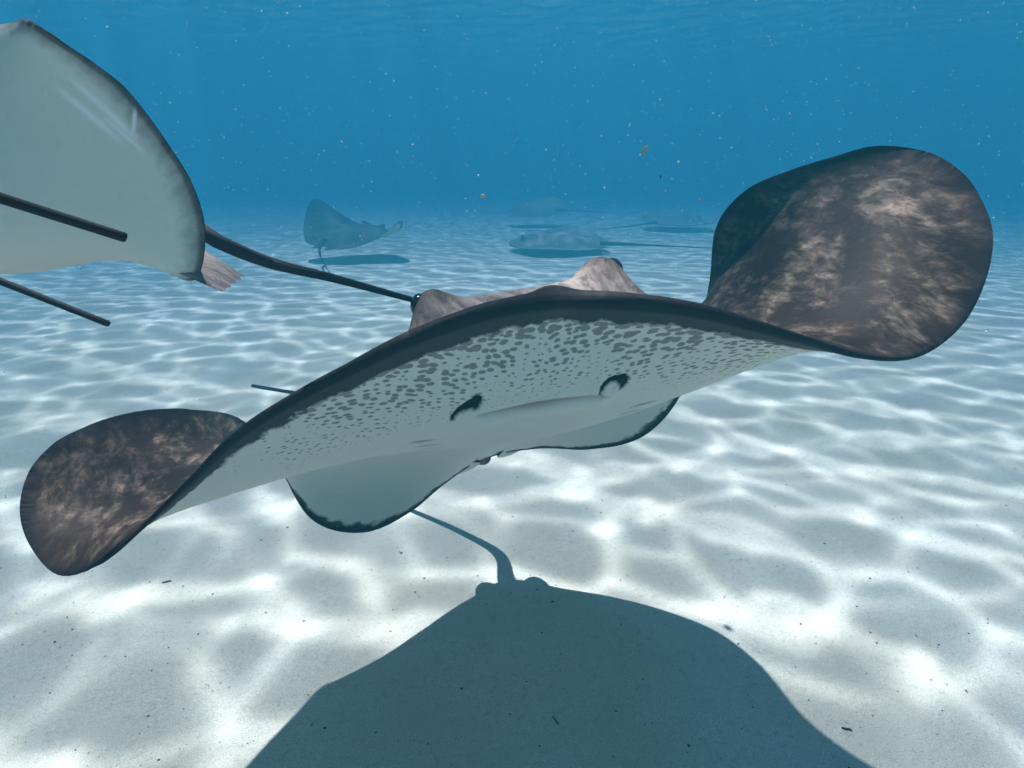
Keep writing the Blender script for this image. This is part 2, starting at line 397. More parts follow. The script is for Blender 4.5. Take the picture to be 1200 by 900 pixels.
def cr_matrix(n, q):
    """Catmull-Rom weights that resample n control values at positions q (0..n-1)"""
    Mx = np.zeros((len(q), n))
    for r, u in enumerate(q):
        i = min(int(u), n - 2); f = u - i
        w = (-.5 * f + f * f - .5 * f ** 3, 1 - 2.5 * f * f + 1.5 * f ** 3, .5 * f + 2 * f * f - 1.5 * f ** 3, -.5 * f * f + .5 * f ** 3)
        for k, ww in zip((i - 1, i, i + 1, i + 2), w):
            if k < 0: Mx[r, 0] += 2 * ww; Mx[r, 1] -= ww
            elif k > n - 1: Mx[r, n - 1] += 2 * ww; Mx[r, n - 2] -= ww
            else: Mx[r, k] += ww
    return Mx


def cr_span(G, q):
    """resample along the span; past a wing tip the leading edge runs on into the trailing edge"""
    G = G.copy(); G[0] = G[0].mean(0); G[-1] = G[-1].mean(0)
    n = len(G); Mx = cr_matrix(n + 2, q + 1)
    return np.einsum('ai,ijk->ajk', Mx, np.concatenate([G[1:2, ::-1], G, G[-2:-1, ::-1]]))


def smooth_grid(G, it):
    G = G.copy()
    for _ in range(it):
        a = G.copy()
        a[1:-1] = .5 * G[1:-1] + .25 * (G[:-2] + G[2:])
        a[:, 1:-1] = .5 * a[:, 1:-1] + .25 * (a[:, :-2] + a[:, 2:])
        a[:, 0], a[:, -1], a[0], a[-1] = G[:, 0], G[:, -1], G[0], G[-1]
        G = a
    return G


def bump2(x, y, cx, cy, rx, ry=None, p=2.0):
    return np.exp(-((np.abs(x - cx) / rx) ** p + (np.abs(y - cy) / (ry or rx)) ** p))


def sstep(a, b, x):
    t = np.clip((x - a) / (b - a), 0, 1); return t * t * (3 - 2 * t)


def tube(points, radii, seg=12, cut=True):
    """swept tube; returns verts, quads"""
    P = np.array(points, float); n = len(P)
    T = np.gradient(P, axis=0); T /= np.linalg.norm(T, axis=1)[:, None]
    up = np.array([0, 0, 1.0]); V = []
    for i in range(n):
        a = np.cross(T[i], up); a /= np.linalg.norm(a) + 1e-9; b = np.cross(a, T[i])
        th = np.linspace(0, 2 * np.pi, seg, endpoint=False)
        V.append(P[i] + radii[i] * (np.cos(th)[:, None] * a + np.sin(th)[:, None] * b))
    if cut:
        V.append(P[-1] + (V[-1] - P[-1]) * .75 + T[-1] * radii[-1] * .35)
        V.append(P[-1] + (V[n - 1] - P[-1]) * .02 + T[-1] * radii[-1] * .45)
    n2 = len(V); V = np.concatenate(V); Q = []
    for i in range(n2 - 1):
        for k in range(seg):
            Q.append((i * seg + k, i * seg + (k + 1) % seg, (i + 1) * seg + (k + 1) % seg, (i + 1) * seg + k))
    return V, np.array(Q)


def spline_pts(ctrl, n):
    ctrl = np.array(ctrl, float)
    return cr_matrix(len(ctrl), np.linspace(0, len(ctrl) - 1, n)) @ ctrl


BOUND = np.concatenate([np.stack([np.linspace(-.5, .5, 700), edge_y(np.linspace(-.5, .5, 700), OUTLINE[:9])], 1),
                        np.stack([np.linspace(-.5, .5, 700), edge_y(np.linspace(-.5, .5, 700), OUTLINE[8:])], 1)])


def disc(G, DW, up_hint, nu, nv, face=None, curl_pelvic=0.0):
    """one closed skin: dorsal and ventral sheet over the middle surface G, joined along the margin"""
    qu = np.linspace(0, NS_ - 1, nu)
    tau = np.linspace(0, 1, nv); tt = (0.5 - 0.5 * np.cos(np.pi * tau)) * .75 + tau * .25
    B = cr_matrix(NT_, tt * (NT_ - 1))
    M = np.einsum('ajk,bj->abk', cr_span(G, qu), B)
    r = np.einsum('ajk,bj->abk', cr_span(REST, qu), B); x, y = r[..., 0], r[..., 1]
    du = np.gradient(M, axis=0); dt = np.gradient(M, axis=1)
    N = np.cross(du, dt); N /= np.linalg.norm(N, axis=2)[..., None] + 1e-12
    e = max(3, nu // 40)
    for q in range(e): N[q] = N[e]; N[-1 - q] = N[-1 - e]
    for q in range(6):
        N[1:-1, 1:-1] = (N[1:-1, 1:-1] * 2 + N[:-2, 1:-1] + N[2:, 1:-1] + N[1:-1, :-2] + N[1:-1, 2:])
        N /= np.linalg.norm(N, axis=2)[..., None] + 1e-12
    if N[nu // 2, nv // 2] @ np.array(up_hint) < 0: N = -N
    # distance to the margin, in disc widths
    d = np.empty_like(x)
    for q in range(nu):
        d[q] = np.sqrt(((x[q][:, None] - BOUND[None, :, 0]) ** 2 + (y[q][:, None] - BOUND[None, :, 1]) ** 2).min(1))
    d[:, 0] = d[:, -1] = 0; d[0] = d[-1] = 0
    ax = np.abs(x)
    front = sstep(-.1, .1, y)
    rad = .0022 + .0095 * np.exp(-(x / .22) ** 2) * front
    k = np.clip(d / (1.3 * rad), 0, 1); edge = rad * np.sqrt(np.maximum(0, 1 - (1 - k) ** 2))
    fin = .011 * sstep(0, .22, d)
    hd = edge + fin + .062 * np.exp(-(ax / .155) ** 2.4 - (np.abs(y - .02) / .36) ** 3) * sstep(0, .10, d)
    hv = edge + fin * .6 + .036 * np.exp(-(ax / .17) ** 2.2 - (np.abs(y - .06) / .30) ** 3) * sstep(0, .13, d)
    dark = np.zeros_like(x); stain = np.zeros_like(x); pale = np.zeros_like(x)
    if face:
        hd, hv, dark, stain, pale = face(x, y, d, hd, hv, dark, stain, pale)
    D = M + N * (hd * DW)[..., None]; Vn = M - N * (hv * DW)[..., None]
    nn = nu * nv
    V = np.concatenate([D.reshape(-1, 3), Vn.reshape(-1, 3)])
    # the two sheets share the margin vertices
    idx = np.arange(nn).reshape(nu, nv); low = idx + nn
    rim = np.zeros((nu, nv), bool); rim[0] = rim[-1] = True; rim[:, 0] = rim[:, -1] = True
    remap = np.arange(2 * nn); remap[low[rim]] = idx[rim]
    V[idx[rim]] = M[rim]
    fd = grid_faces(nu, nv); fv = remap[grid_faces(nu, nv, nn, True)]
    # orient outward
    a, b, c_ = V[fd[len(fd) // 2][0]], V[fd[len(fd) // 2][1]], V[fd[len(fd) // 2][2]]
    if np.cross(b - a, c_ - a) @ N[nu // 2, nv // 2] < 0: fd, fv = fd[:, ::-1], fv[:, ::-1]
    rest3 = np.concatenate([np.stack([x, y, 0 * x], -1).reshape(-1, 3)] * 2)
    side = np.r_[np.ones(nn), np.zeros(nn)]; side[idx[rim]] = 1.0
    at = dict(rest=rest3, side=side, margin=np.r_[d.ravel(), d.ravel()],
              dark=np.r_[0 * d.ravel(), dark.ravel()], stain=np.r_[0 * d.ravel(), stain.ravel()], pale=np.r_[pale.ravel(), 0 * d.ravel()])
    info = dict(M=M, N=N, x=x, y=y, hd=hd, hv=hv, du=du, dt=dt, nu=nu, nv=nv)
    return V, np.concatenate([fd, fv]), at, info


def add_piece(V, F, at, V2, F2, side=1.0, rest=(0, -.5, 0), margin=.2):
    n = len(V); m = len(V2)
    V = np.concatenate([V, V2]); F = np.concatenate([F, np.asarray(F2) + n])
    at = dict(at)
    rr = np.asarray(rest, float)
    at['rest'] = np.concatenate([at['rest'], np.broadcast_to(rr, (m, 3)) if rr.ndim == 1 else rr])
    at['side'] = np.r_[at['side'], np.broadcast_to(side, m)]
    at['margin'] = np.r_[at['margin'], np.broadcast_to(margin, m)]
    for kx in ('dark', 'stain', 'pale'): at[kx] = np.r_[at[kx], np.zeros(m)]
    return V, F, at


def pelvic(info, DW, sgn, length=.085, width=.09, droop=.0, spread=.35, back=.0):
    """one rounded pelvic fin behind the disc, thin lens"""
    cu, cv = info['nu'] // 2, info['nv'] - 1
    o = info['M'][cu, cv]; a = info['du'][cu, cv]; a = a / np.linalg.norm(a); b = info['dt'][cu, cv - 2]; b = b / np.linalg.norm(b)
    nrm = info['N'][cu, cv]
    n1, n2 = 21, 13; V = []; rr = []; mm = []
    for side in (1, -1):
        for i in range(n1):
            ph = (i / (n1 - 1) - .5) * math.pi * .98
            for j in range(n2):
                r_ = j / (n2 - 1)
                px = sgn * (.018 + width * .5 + width * .5 * math.sin(ph) * r_)
                py = -.045 + (length + .045) * math.cos(ph) * r_ * (1 + spread * math.sin(ph))
                th_ = .0045 * math.sqrt(max(0.0, 1 - r_ ** 4))
                p = o + a * px * DW + b * (py + back) * DW + nrm * (side * th_ - droop * r_ ** 2) * DW
                V.append(p); rr.append((px, -.44 - py, 0)); mm.append((1 - r_) * .3)
    F = np.concatenate([grid_faces(n1, n2), grid_faces(n1, n2, n1 * n2, True)])
    return np.array(V), F, np.r_[np.ones(n1 * n2), np.zeros(n1 * n2)], np.array(rr), np.array(mm)


# ---- skin
def ray_skin(name, dorsal=(0.034, 0.0195, 0.0155), dapple=(0.46, 0.325, 0.245), spots=1.0, white_streaks=False, soft=0.004):
    g = NT(name)
    rest = g.attr('rest', 'Vector'); side = g.attr('side'); mar = g.attr('margin')
    # back: dark brown, clouded, with streaks of light painted in as dapple
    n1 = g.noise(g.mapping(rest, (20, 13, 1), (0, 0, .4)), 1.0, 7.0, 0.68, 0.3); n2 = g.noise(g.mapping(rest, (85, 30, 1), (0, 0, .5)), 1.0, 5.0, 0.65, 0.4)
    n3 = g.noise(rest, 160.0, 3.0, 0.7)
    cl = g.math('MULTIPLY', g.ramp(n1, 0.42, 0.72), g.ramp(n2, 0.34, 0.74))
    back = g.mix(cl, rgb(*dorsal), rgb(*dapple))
    back = g.mix(g.ramp(n3, 0.35, 0.7, 0.0, 0.35), back, rgb(*[c * .45 for c in dorsal]))
    back = g.mix(g.ramp(mar, 0.0, 0.012, 0.85, 0.0), back, rgb(0.018, 0.012, 0.014))
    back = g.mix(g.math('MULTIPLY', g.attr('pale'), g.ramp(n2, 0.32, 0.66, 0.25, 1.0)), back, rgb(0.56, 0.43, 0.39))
    # belly: off white with a ragged grey rim and rows of small spots behind the snout
    ed = g.noise(g.mapping(rest, (1, 1, 1)), 42.0, 3.0, 0.6, 0.4)
    sep = g.n('SeparateXYZ', {0: rest})
    xx, yy = sep.outputs[0], sep.outputs[1]
    axx = g.math('ABSOLUTE', xx)
    frontw = g.ramp(yy, -0.12, 0.05)
    head = g.math('MULTIPLY', g.ramp(axx, 0.12, 0.40, 1.0, 0.0), frontw)
    rimw = g.math('ADD', g.math('MULTIPLY_ADD', frontw, 0.006, 0.015), g.math('MULTIPLY', head, 0.012))
    rim_d = g.math('ADD', mar, g.math('MULTIPLY', g.math('SUBTRACT', ed, 0.5), 0.03))
    rimf = g.ramp(g.math('SUBTRACT', rim_d, rimw), -soft, soft, 1.0, 0.0)
    warp = g.n('TexNoise', {'Vector': rest, 'Scale': 30.0, 'Detail': 1.0})
    vec = g.n('VectorMath', {0: g.mapping(rest, (92, 122, 1)), 1: g.n('VectorMath', {0: warp.outputs['Color'], 1: (1.1, 1.1, 0)}, operation='MULTIPLY')}, operation='ADD').outputs[0]
    vo = g.n('TexVoronoi', {'Vector': vec, 'Scale': 1.0, 'Randomness': 0.85}, voronoi_dimensions='2D')
    size = g.math('MULTIPLY', g.math('MULTIPLY', head, g.ramp(mar, 0.02, 0.18, 0.62, 0.05, False)), g.ramp(g.noise(rest, 26.0, 2.0), 0.35, 0.55, 0.45, 1.0))
    spot = g.ramp(g.math('SUBTRACT', vo.outputs['Distance'], size), -0.13, 0.05, 1.0, 0.0)
    spot = g.math('MULTIPLY', spot, g.math('MULTIPLY', g.ramp(size, 0.05, 0.16), g.ramp(mar, .12, .21, 1.0, 0.0)))
    spot = g.math('MULTIPLY', spot, spots)
    bl = g.noise(rest, 6.0, 4.0, 0.6)
    white = g.mix(bl, rgb(0.71, 0.735, 0.655), rgb(0.81, 0.825, 0.745))
    white = g.mix(g.ramp(g.noise(g.mapping(rest, (30, 90, 1)), 1.0, 4.0, .7), .56, .75, 0.0, 0.25), white, rgb(0.42, 0.38, 0.30))
    dk = g.mix(g.noise(rest, 120.0, 3.0, .7), rgb(0.036, 0.038, 0.038), rgb(0.09, 0.09, 0.086))
    belly = g.mix(g.math('MAXIMUM', rimf, g.math('MULTIPLY', spot, .68)), white, dk)
    belly = g.mix(g.ramp(mar, 0.006, 0.013, 0.9 if soft < .01 else 0.5, 0.0), belly, rgb(0.022, 0.013, 0.013))
    belly = g.mix(g.attr('stain'), belly, rgb(0.24, 0.15, 0.08))
    belly = g.mix(g.attr('dark'), belly, rgb(0.012, 0.010, 0.010))  # shade inside nostrils, mouth and gill slits put into the colour
    if white_streaks:  # thin white streaks laid over the belly colour
        for (sx_, sy_, ang, ln, wd) in white_streaks:
            mp = g.mapping(rest, (1, 1, 1), (0, 0, 0), (-sx_, -sy_, 0))
            mp = g.mapping(mp, (1, 1, 1), (0, 0, -ang))
            sp = g.n('SeparateXYZ', {0: mp})
            f = g.math('MULTIPLY', g.ramp(g.math('ABSOLUTE', sp.outputs[1]), 0.0, wd, 1.0, 0.0), g.ramp(g.math('ABSOLUTE', sp.outputs[0]), ln * .4, ln, 1.0, 0.0))
            belly = g.mix(f, belly, rgb(0.95, 0.94, 0.92))
    col = g.mix(g.ramp(side, 0.45, 0.55), belly, back)
    bmp = g.n('Bump', {'Strength': 0.25, 'Distance': 0.003, 'Height': g.math('ADD', n3, g.math('MULTIPLY', n2, 0.6))})
    bs = g.n('BsdfPrincipled', {'Base Color': col, 'Roughness': 0.6, 'Specular IOR Level': 0.06, 'Normal': bmp})
    bs.inputs['Subsurface Weight'].default_value = 0.0
    g.t.links.new(bs.outputs[0], g.out.inputs['Surface'])
    return g.m


def simple_mat(name, c, rough=0.5, spec=0.3, n_scale=90.0, var=0.5):
    g = NT(name)
    n = g.noise(g.n('TexCoord').outputs['Object'], n_scale, 3.0)
    bs = g.n('BsdfPrincipled', {'Base Color': g.mix(n, rgb(*c), rgb(*[q * var for q in c])), 'Roughness': rough, 'Specular IOR Level': spec})
    g.t.links.new(bs.outputs[0], g.out.inputs['Surface'])
    return g.m


EYE = simple_mat('glossy_black_eye', (0.012, 0.010, 0.009), 0.12, 0.5)
SPINE = simple_mat('dark_tail_spine', (0.05, 0.05, 0.05), 0.5)


def finish(name, V, F, at, root, mat):
    me = mesh_np(name, V - np.array(root.location), F)
    vattr(me, 'rest', at['rest'])
    for kx in ('side', 'margin', 'dark', 'stain', 'pale'): fattr(me, kx, at[kx])
    return link(name, me, root, mat)


def eye_ball(root, c, r, outward):
    bm = bmesh.new()
    bmesh.ops.create_uvsphere(bm, u_segments=20, v_segments=14, radius=r)
    out = Vector(outward).normalized()
    for v in bm.verts:
        k = v.co.dot(out)
        if k > 0: v.co -= out * k * .25                  # flattened cornea
        v.co += Vector(c) - root.location
    me = bpy.data.meshes.new('eye'); bm.to_mesh(me); bm.free()
    for p in me.polygons: p.use_smooth = True
    return link('eye', me, root, EYE)


# ---- the ray that swims at the camera
NEAR_DW = 1.2
EYES = ((-.086, .25), (.076, .25))
MOUTH = dict(c=(0.0, .205), w=.072)
NOSTRIL = ((-.082, .225), (.082, .225))


def near_face(x, y, d, hd, hv, dark, stain, pale):
    # head mound and raised eyes
    hd = hd + .022 * np.exp(-(np.abs(x) / .12) ** 4 - (np.abs(y - .24) / .075) ** 4) * sstep(.0, .07, d)
    for ex, ey in EYES:
        hd = hd + (.042 if ex < 0 else .050) * (.7 * bump2(x, y, ex, ey, .022, .034, 2.4) + .3 * bump2(x, y, ex, ey, .042, .05, 2.0))
        hd = hd - .012 * bump2(x, y, ex + .004 * np.sign(ex), ey - .055, .018, .02, 2.0)     # spiracle
    hd = hd + .012 * bump2(x, y, 0, .380, .020, .016)
    stain += .2 * bump2(x, y, .006, .382, .018, .012)
    pale += np.clip(np.exp(-(np.abs(x) / .135) ** 4 - (np.abs(y - .285) / .085) ** 4) * sstep(.008, .03, d), 0, 1) * .75  # pink sunlight on the head top painted as paler skin
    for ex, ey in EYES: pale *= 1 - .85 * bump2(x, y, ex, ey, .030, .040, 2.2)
    # mouth: a curved slit with a lip, and two nostrils with flaps
    cy = .216 - 3.3 * x ** 2
    mw = sstep(.080, .066, np.abs(x - .006))
    thick = .0038 + .0032 * np.exp(-(x / .035) ** 2)
    slit = np.exp(-((y - cy) / thick) ** 2) * mw
    hv = hv - .007 * slit + .004 * np.exp(-((y - cy - .022) / .014) ** 2) * mw + .003 * np.exp(-((y - cy + .02) / .014) ** 2) * mw
    stain += np.clip(np.exp(-((y - cy - .004) / (thick * 1.5)) ** 2) * mw, 0, 1) * (.75 + .25 * np.exp(-((x - .0) / .055) ** 2))
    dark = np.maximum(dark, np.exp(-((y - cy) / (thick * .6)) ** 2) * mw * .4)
    K = .00103
    for (nx, ny), arc in zip(NOSTRIL, (
            ((-16, 13, 3), (-15, 6, 3), (-9, -1, 4), (-1, -4, 5.5), (7, -6, 7), (12, -8, 6.5), (11, 2, 3)),
            ((-11, 12, 1.8), (-14, 3, 2.2), (-12, -5, 3), (-4, -9, 4), (4, -8, 4.2), (11, -4, 6), (14, 3, 5), (12, 9, 2)))):
        C = spline_pts(np.array(arc) * (.86, .86, 1), 60); hole = np.zeros_like(x)
        box = (np.abs(x - nx) < .05) & (np.abs(y - ny) < .09)
        xb, yb = (x[box] - nx) / K, -(y[box] - ny) * .50 / K
        xb, yb = xb, yb + .16 * xb * (1 if nx < 0 else 1)
        f = np.zeros_like(xb)
        for cx_, cy_, r_ in C: f = np.maximum(f, np.clip((1.3 - np.hypot(xb - cx_, yb - cy_) / (r_ * .8)) * 2.6, 0, 1))
        hole[box] = f * f * (3 - 2 * f)
        hv = hv - .0025 * hole + .004 * bump2(x, y, nx, ny - .02, .012, .02)
        dark = np.maximum(dark, hole)  # nostril depth painted near-black, the pits themselves are shallow
    for s in (-1, 1):                                       # five gill slits a side
        for q in range(5):
            gx, gy = s * (.125 - .008 * q), .115 - .034 * q
            u = (x - gx) + .35 * s * (y - gy)
            sl = bump2(u, y, 0, gy, .014, .007, 2.0)
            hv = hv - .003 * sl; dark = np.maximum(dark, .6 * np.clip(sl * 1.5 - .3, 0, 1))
    return hd, hv, dark, stain, pale


def build_near():
    G = smooth_grid(np.array(GRID_NEAR), 2)
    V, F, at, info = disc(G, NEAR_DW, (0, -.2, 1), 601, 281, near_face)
    root = empty('stingray', tuple(G[12, 4]))
    tag(root, 'large stingray gliding head-on with both wing tips curled up, its shadow below', 'stingray')
    for s in (-1, 1):
        pv_ = pelvic(info, NEAR_DW, s, .006, .065, .012, .15)
        V, F, at = add_piece(V, F, at, pv_[0], pv_[1], pv_[2], pv_[3], pv_[4])
    cu = info['nu'] // 2
    base = info['M'][cu, info['nv'] - 18] + info['N'][cu, info['nv'] - 18] * .022; bk = info['dt'][cu, -3]; bk = bk / np.linalg.norm(bk)
    tip = pix_point(296, 452, 2.35)
    ctrl = [base, base + bk * .22 + np.array((-.02, 0, .03)), base * .45 + tip * .55 + np.array((.0, .12, -.03)), tip]
    P = spline_pts(ctrl, 40)
    u = np.linspace(0, 1, 40)
    tv, tf = tube(P, .0065 + .020 * (1 - u) ** 2.2, 14)
    V, F, at = add_piece(V, F, at, tv, tf, margin=0.0)
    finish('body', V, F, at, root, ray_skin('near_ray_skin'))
    for ex, ey in EYES:
        k = np.unravel_index(np.argmin((info['x'] - ex) ** 2 + (info['y'] - ey) ** 2), info['x'].shape)
        n = info['N'][k]; a = info['du'][k] / np.linalg.norm(info['du'][k]) * np.sign(ex)
        top = info['M'][k] + n * info['hd'][k] * NEAR_DW
        eye_ball(root, top - n * .020 + a * .0150, .0185, a * .9 + n * .3)


def pix_point(px, py, z):
    """world point at camera depth z behind a measured bearing"""
    X, Y = (px - 600) / 750.0 * z, (py - 450) / 750.0 * z
    sp, cp = math.sin(PITCH), math.cos(PITCH)
    return np.array((X, -sp * Y + cp * z, CAM_H - cp * Y - sp * z))


LEFT_DW = .424


def build_left():
    G = smooth_grid(np.array(GRID_LEFT), 3)
    G[-1] = .5 * G[-1].mean(0) + .25 * (G[-2, 0] + G[-2, -1])
    V, F, at, info = disc(G, LEFT_DW, (0.1, 1, .2), 201, 91)
    root = empty('stingray', tuple(G[12, 4]))
    tag(root, 'stingray banking with its pale belly turned to the viewer, tail trailing over the sand', 'stingray')
    ctrl = [pix_point(px, py, z) for px, py, z in ((165, 278, .66), (215, 262, .67), (262, 286, .68), (320, 309, .74), (390, 326, .83), (475, 349, .95), (560, 372, 1.06))]
    P = spline_pts(ctrl, 50); u = np.linspace(0, 1, 50)
    tv, tf = tube(P, (.66 + .40 * u) * (.0034 + .0107 * (1 - u) ** 1.3), 14)
    V, F, at = add_piece(V, F, at, tv, tf, margin=0.0)
    # the pelvic fin that shows past the rear margin
    a, b, c, d_ = pix_point(205, 270, 0.659), pix_point(288, 324, 0.644), pix_point(262, 343, 0.638), pix_point(205, 318, 0.648)
    n1, n2 = 14, 10; vv = []; ss = []; rr = []; mm = []
    nrm = np.array((.1, -.9, .1))
    for s in (1, -1):
        for i in range(n1):
            f = i / (n1 - 1)
            for j in range(n2):
                h = j / (n2 - 1)
                g_ = f * (1 - .05 * math.sin(h * 14.0) ** 2)
                q = (a * (1 - h) + d_ * h) * (1 - g_) + (b * (1 - h) + c * h) * g_
                vv.append(q + nrm * (.0009 * math.sin(h * 22.0) * f + s * .0016 * (1 - f ** 3) * (1 - (2 * h - 1) ** 4)))
                ss.append(1.0); rr.append((.2 + .1 * h, -.3 - .1 * f, 0)); mm.append(.03)
    V, F, at = add_piece(V, F, at, np.array(vv), np.concatenate([grid_faces(n1, n2), grid_faces(n1, n2, n1 * n2, True)]), np.array(ss), np.array(rr), np.array(mm))
    at['pale'][-len(vv):] = .5
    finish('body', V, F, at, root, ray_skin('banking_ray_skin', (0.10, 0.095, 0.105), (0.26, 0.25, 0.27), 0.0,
           soft=.03, white_streaks=((.365, -.165, 1.12, .085, .012), (.385, -.185, 1.02, .095, .011), (.35, -.225, 1.10, .06, .006), (.375, -.235, .25, .03, .006))))
    # barb lying along the tail
    P2 = [pix_point(px, py, z) for px, py, z in ((318, 306.5, .73), (350, 315, .77), (392, 321.5, .82))]
    sv, sf = tube(spline_pts(P2, 12), .0020 * (1 - np.linspace(0, 1, 12)) ** .7 + .0004, 8)
    link('tail_spine', mesh_np('tail_spine', sv - np.array(root.location), sf), root, SPINE)


# ---- rays that are only partly in view or far off share one body each
def posed_grid(DW, curl, wave, droop=0.0, up_l=1.0, up_r=1.0):
    x, y = REST[..., 0], REST[..., 1]
    ax = np.abs(x) / .5
    lift = np.where(x < 0, up_l, up_r)
    ang = lift * curl * ax ** 1.6 * (1 + wave * (y + .05) * 2.0)
    xx = np.sign(x) * .5 * (ax - .10 * (curl * lift) ** 2 * ax ** 4)
    z = .5 * ang * ax * .55 - droop * sstep(.1, -.45, y) * .1
    return np.stack([xx, y, z], -1) * DW


def build_body_mesh(name, G, DW, tail, radii, mat, nu=97, nv=47):
    def fc(x, y, d, hd, hv, dark, stain, pale):
        for s in (-1, 1): hd = hd + .032 * bump2(x, y, s * .095, .25, .026, .035, 2.4)
        return hd, hv, dark, stain, pale
    V, F, at, info = disc(G, DW, (0, 0, 1), nu, nv, fc)
    for s in (-1, 1):
        pv_ = pelvic(info, DW, s, .06, .075, .01)
        V, F, at = add_piece(V, F, at, pv_[0], pv_[1], pv_[2], pv_[3], pv_[4])
    tv, tf = tube(tail, radii, 10)
    V, F, at = add_piece(V, F, at, tv, tf, margin=0.0)
    me = mesh_np(name, V, F)
    vattr(me, 'rest', at['rest'])
    for kx in ('side', 'margin', 'dark', 'stain', 'pale'): fattr(me, kx, at[kx])
    me.materials.append(mat)
    return me


def place(me, loc, heading, up, scale=1.0, eyes=True, DW=1.2, label='', group=None):
    root = empty('stingray', loc)
    h = Vector(heading).normalized(); u = Vector(up); r = h.cross(u).normalized(); u = r.cross(h).normalized()
    root.rotation_euler = Matrix((r, h, u)).transposed().to_euler()
    root.scale = (scale,) * 3
    tag(root, label, 'stingray', group)
    b = bpy.data.objects.new('body', me); scene.collection.objects.link(b); b.parent = root
    if eyes:
        for s in (-1, 1):
            e = bpy.data.objects.new('eye', EYE_SMALL); scene.collection.objects.link(e); e.parent = root
            e.location = (s * .113 * DW, .25 * DW, .078 * DW)
    return root


_bm = bmesh.new(); bmesh.ops.create_uvsphere(_bm, u_segments=14, v_segments=10, radius=.015)
EYE_SMALL = bpy.data.meshes.new('eye'); _bm.to_mesh(EYE_SMALL); _bm.free(); EYE_SMALL.materials.append(EYE)
for _p in EYE_SMALL.polygons: _p.use_smooth = True

build_near()
build_left()

plain = ray_skin('grey_brown_ray_skin', (0.085, 0.075, 0.07), (0.16, 0.14, 0.125), 0.4)  # lightened to paint some haze onto the distant raised-wing ray
_u = np.linspace(0, 1, 40)
tail_cut = np.stack([0 * _u, -.50 - .80 * _u, .012 - .01 * _u], 1)
glider = build_body_mesh('body', posed_grid(1.2, .55, .25), 1.2, tail_cut, .0064 + .02 * (1 - _u) ** 2.5, plain)
tail_long = np.stack([.80 * _u ** 1.5, -.50 - .80 * _u, .012 - .12 * _u], 1)
flapper = build_body_mesh('body', posed_grid(1.2, .95, .5, .4, 1.0, .75), 1.2, tail_long, .004 + .022 * (1 - _u) ** 2.0, plain)

for (p0, p1, sc_, lab) in ((((147, 277), .42), ((0, 232.0), .385), .52, 'small stingray passing close by, only its blunt black tail showing against the pale belly'),
                           (((127, 379), .80), ((0, 330.5), .785), .64, 'little stingray passing by, only its thin dark tail showing above bare sand')):
    a, b = pix_point(*p0[0], p0[1]), pix_point(*p1[0], p1[1])
    h = (b - a) / np.linalg.norm(b - a)
    loc = a + h * 1.302 * sc_
    place(glider, tuple(loc - np.array((0, 0, .002))), h, (0, 0, 1), sc_, label=lab)

hazed_sandy = ray_skin('hazed_sandy_ray_skin', (0.24, 0.225, 0.20), (0.40, 0.37, 0.33), 0.2)  # sandy skin, paled further to paint in the haze of distance
tail_side = np.stack([.06 * np.sin(_u * 2.0), -.50 - 1.15 * _u, .012 - .03 * _u], 1)
resting = build_body_mesh('body', posed_grid(1.2, .22, .1), 1.2, tail_side, .004 + .020 * (1 - _u) ** 2.0, hazed_sandy)
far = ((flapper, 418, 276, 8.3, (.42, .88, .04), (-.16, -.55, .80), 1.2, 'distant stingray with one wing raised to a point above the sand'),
       (resting, 648, 285, 9.2, (-.96, .28, .0), (.0, -.12, .98), 1.35, 'sand-dusted stingray with haze-paled skin gliding just over the sand, its tail trailing towards the dark curled wing'),
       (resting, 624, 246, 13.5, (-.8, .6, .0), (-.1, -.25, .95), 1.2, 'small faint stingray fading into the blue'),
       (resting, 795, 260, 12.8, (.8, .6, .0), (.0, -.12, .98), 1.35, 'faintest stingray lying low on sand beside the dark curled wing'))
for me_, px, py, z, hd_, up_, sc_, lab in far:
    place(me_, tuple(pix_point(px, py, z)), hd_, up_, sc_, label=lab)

# ------------------------------------------------------------------ drifting bits and debris
def blob(r, seed, squash=(1, 1, 1), sub=1):
    rr = np.random.default_rng(seed)
    bm = bmesh.new(); bmesh.ops.create_icosphere(bm, subdivisions=sub, radius=r)
    for v in bm.verts:
        v.co *= 1 + rr.uniform(-.3, .3)
        v.co = Vector((v.co.x * squash[0], v.co.y * squash[1], v.co.z * squash[2]))
    return bm


def scatter(name, pts, sizes, mat, label, squash=1.0):
    """many tiny irregular octahedra in one mesh"""
    n = len(pts); base = np.array([(1, 0, 0), (-1, 0, 0), (0, 1, 0), (0, -1, 0), (0, 0, 1), (0, 0, -1)], float)
    tri = np.array([(0, 2, 4), (2, 1, 4), (1, 3, 4), (3, 0, 4), (2, 0, 5), (1, 2, 5), (3, 1, 5), (0, 3, 5)])
    V = base[None] * rng.uniform(.55, 1.4, (n, 6, 1)) * sizes[:, None, None]
    a = rng.uniform(0, 6.28, n); ca, sa = np.cos(a)[:, None], np.sin(a)[:, None]
    V[..., 2] *= squash
    V[..., 0], V[..., 1] = V[..., 0] * ca - V[..., 1] * sa, V[..., 0] * sa + V[..., 1] * ca
    V = V + pts[:, None, :]
    F = tri[None] + (np.arange(n) * 6)[:, None, None]
    o = link(name, mesh_np(name, V.reshape(-1, 3), F.reshape(-1, 3), False), mat=mat)
    return tag(o, label, kind='stuff')


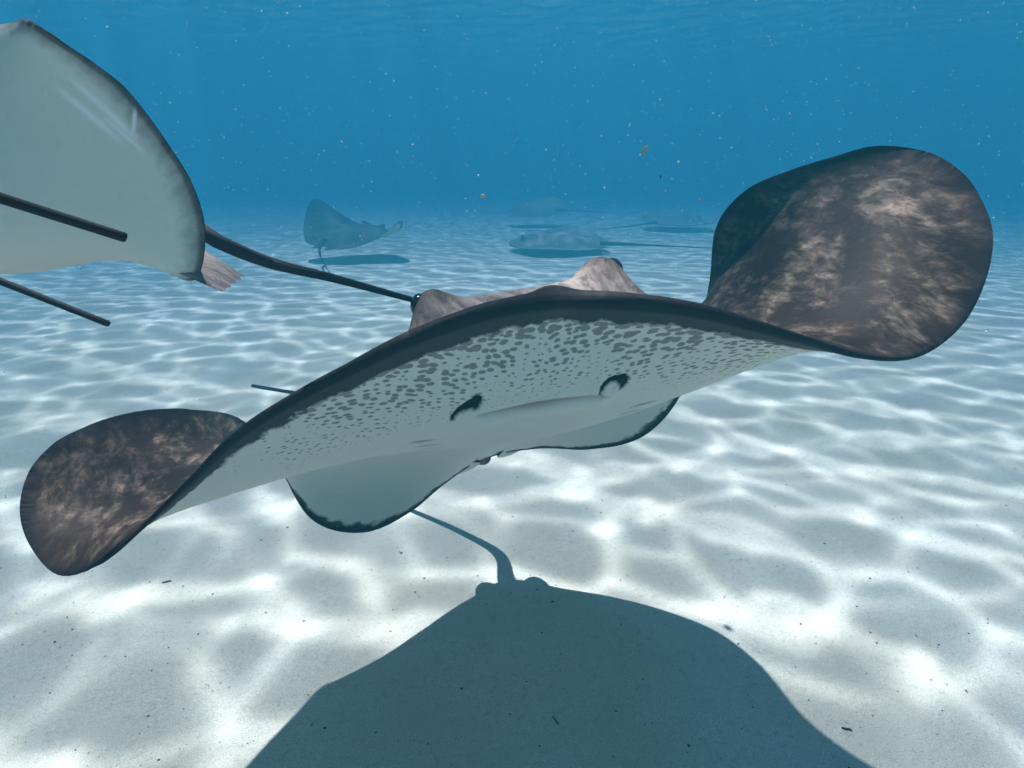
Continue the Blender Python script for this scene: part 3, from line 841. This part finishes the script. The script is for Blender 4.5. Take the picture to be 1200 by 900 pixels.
snow = simple_mat('pale_suspended_silt', (0.8, 0.8, 0.78), 0.8, 0.1, 5.0, .8)
n = 16000
pts = np.stack([rng.uniform(-4.5, 4.5, n), rng.uniform(.35, 6.0, n), rng.uniform(.25, SURFACE_Z - .15, n)], 1)
keep = np.hypot(pts[:, 0], pts[:, 1]) > .45
scatter('suspended_silt', pts[keep], (rng.gamma(1.4, .00045, keep.sum()) + .0006) * np.clip(pts[keep][:, 1] * .6, .35, 1.6), snow, 'fine pale specks drifting in the water')

grit = simple_mat('dark_shell_grit', (0.10, 0.085, 0.065), 0.9, 0.1, 40.0, .4)
n = 3200
gx = rng.uniform(-2.6, 2.6, n); gy = .6 + 3.2 * rng.beta(1.1, 2.0, n)
scatter('sand_grit', np.stack([gx, gy, sand_z(gx, gy) + .0006], 1), rng.gamma(1.3, .0006, n) + .0006, grit, 'dark grit and shell crumbs scattered on the sand', .6)
n = 900
gx = rng.uniform(-2.2, 2.2, n); gy = .6 + 2.6 * rng.beta(1.1, 2.0, n)
scatter('shell_crumbs', np.stack([gx, gy, sand_z(gx, gy) + .0004], 1), rng.gamma(1.6, .0006, n) + .0006, snow, 'white shell crumbs scattered on the sand', .6)

yellow = simple_mat('yellow_leaf_scrap', (0.55, 0.42, 0.18), 0.7, 0.2)
palebit = simple_mat('white_scrap', (0.75, 0.76, 0.72), 0.7, 0.2)
brown = simple_mat('brown_twig', (0.09, 0.06, 0.04), 0.9, 0.1)


def flake(name, loc, r, mat, seed, label, squash):
    bm = blob(r, seed, squash, 2)
    me = bpy.data.meshes.new(name); bm.to_mesh(me); bm.free()
    o = link(name, me, mat=mat); o.location = loc
    o.rotation_euler = (.7 * seed, .4 * seed, 1.1 * seed)
    tag(o, label, 'debris')


flake('drifting_scrap', tuple(pix_point(756, 175, 1.5)), .010, yellow, 2, 'ragged yellowish scrap drifting high in open blue water', (1.3, .25, .8))
flake('drifting_scrap', tuple(pix_point(566, 230, 1.6)), .0085, yellow, 5, 'small orange scrap drifting above the raised eyes', (.7, .3, 1.1))
flake('drifting_scrap', tuple(pix_point(820, 232, 1.3)), .008, palebit, 3, 'white sliver drifting beside the dark curled wing', (.35, .2, 1.4))
flake('drifting_scrap', tuple(pix_point(774, 207, 1.8)), .006, brown, 4, 'tiny brown scrap drifting in open blue water', (.8, .3, .8))


def ground_point(px, py):
    d = pix_point(px, py, 1.0) - np.array((0, 0, CAM_H)); k = CAM_H / -d[2]
    return np.array((0, 0, CAM_H)) + d * k


def twig(px, py, length, ang, label, r=.0022):
    g0 = ground_point(px, py); q = np.linspace(-.5, .5, 9)
    P = np.stack([g0[0] + q * length * math.cos(ang), g0[1] + q * length * math.sin(ang) + .08 * length * np.sin(q * 6), 0 * q], 1)
    P[:, 2] = sand_z(P[:, 0], P[:, 1]) + r * .8
    v, f = tube(P, r * (1 - (np.abs(q) * 1.4) ** 3 * .6), 7)
    o = link('twig', mesh_np('twig', v - P[4], f), mat=brown); o.location = P[4]
    tag(o, label, 'twig')


twig(651, 846, .022, 2.2, 'thin black twig lying in the shadow on the sand', .0014)
twig(993, 851, .018, -.45, 'short brown twig lying just outside the edge of the shadow')
twig(196, 685, .022, .2, 'small dark twig on sunlit sand below the curled brown wing', .002)
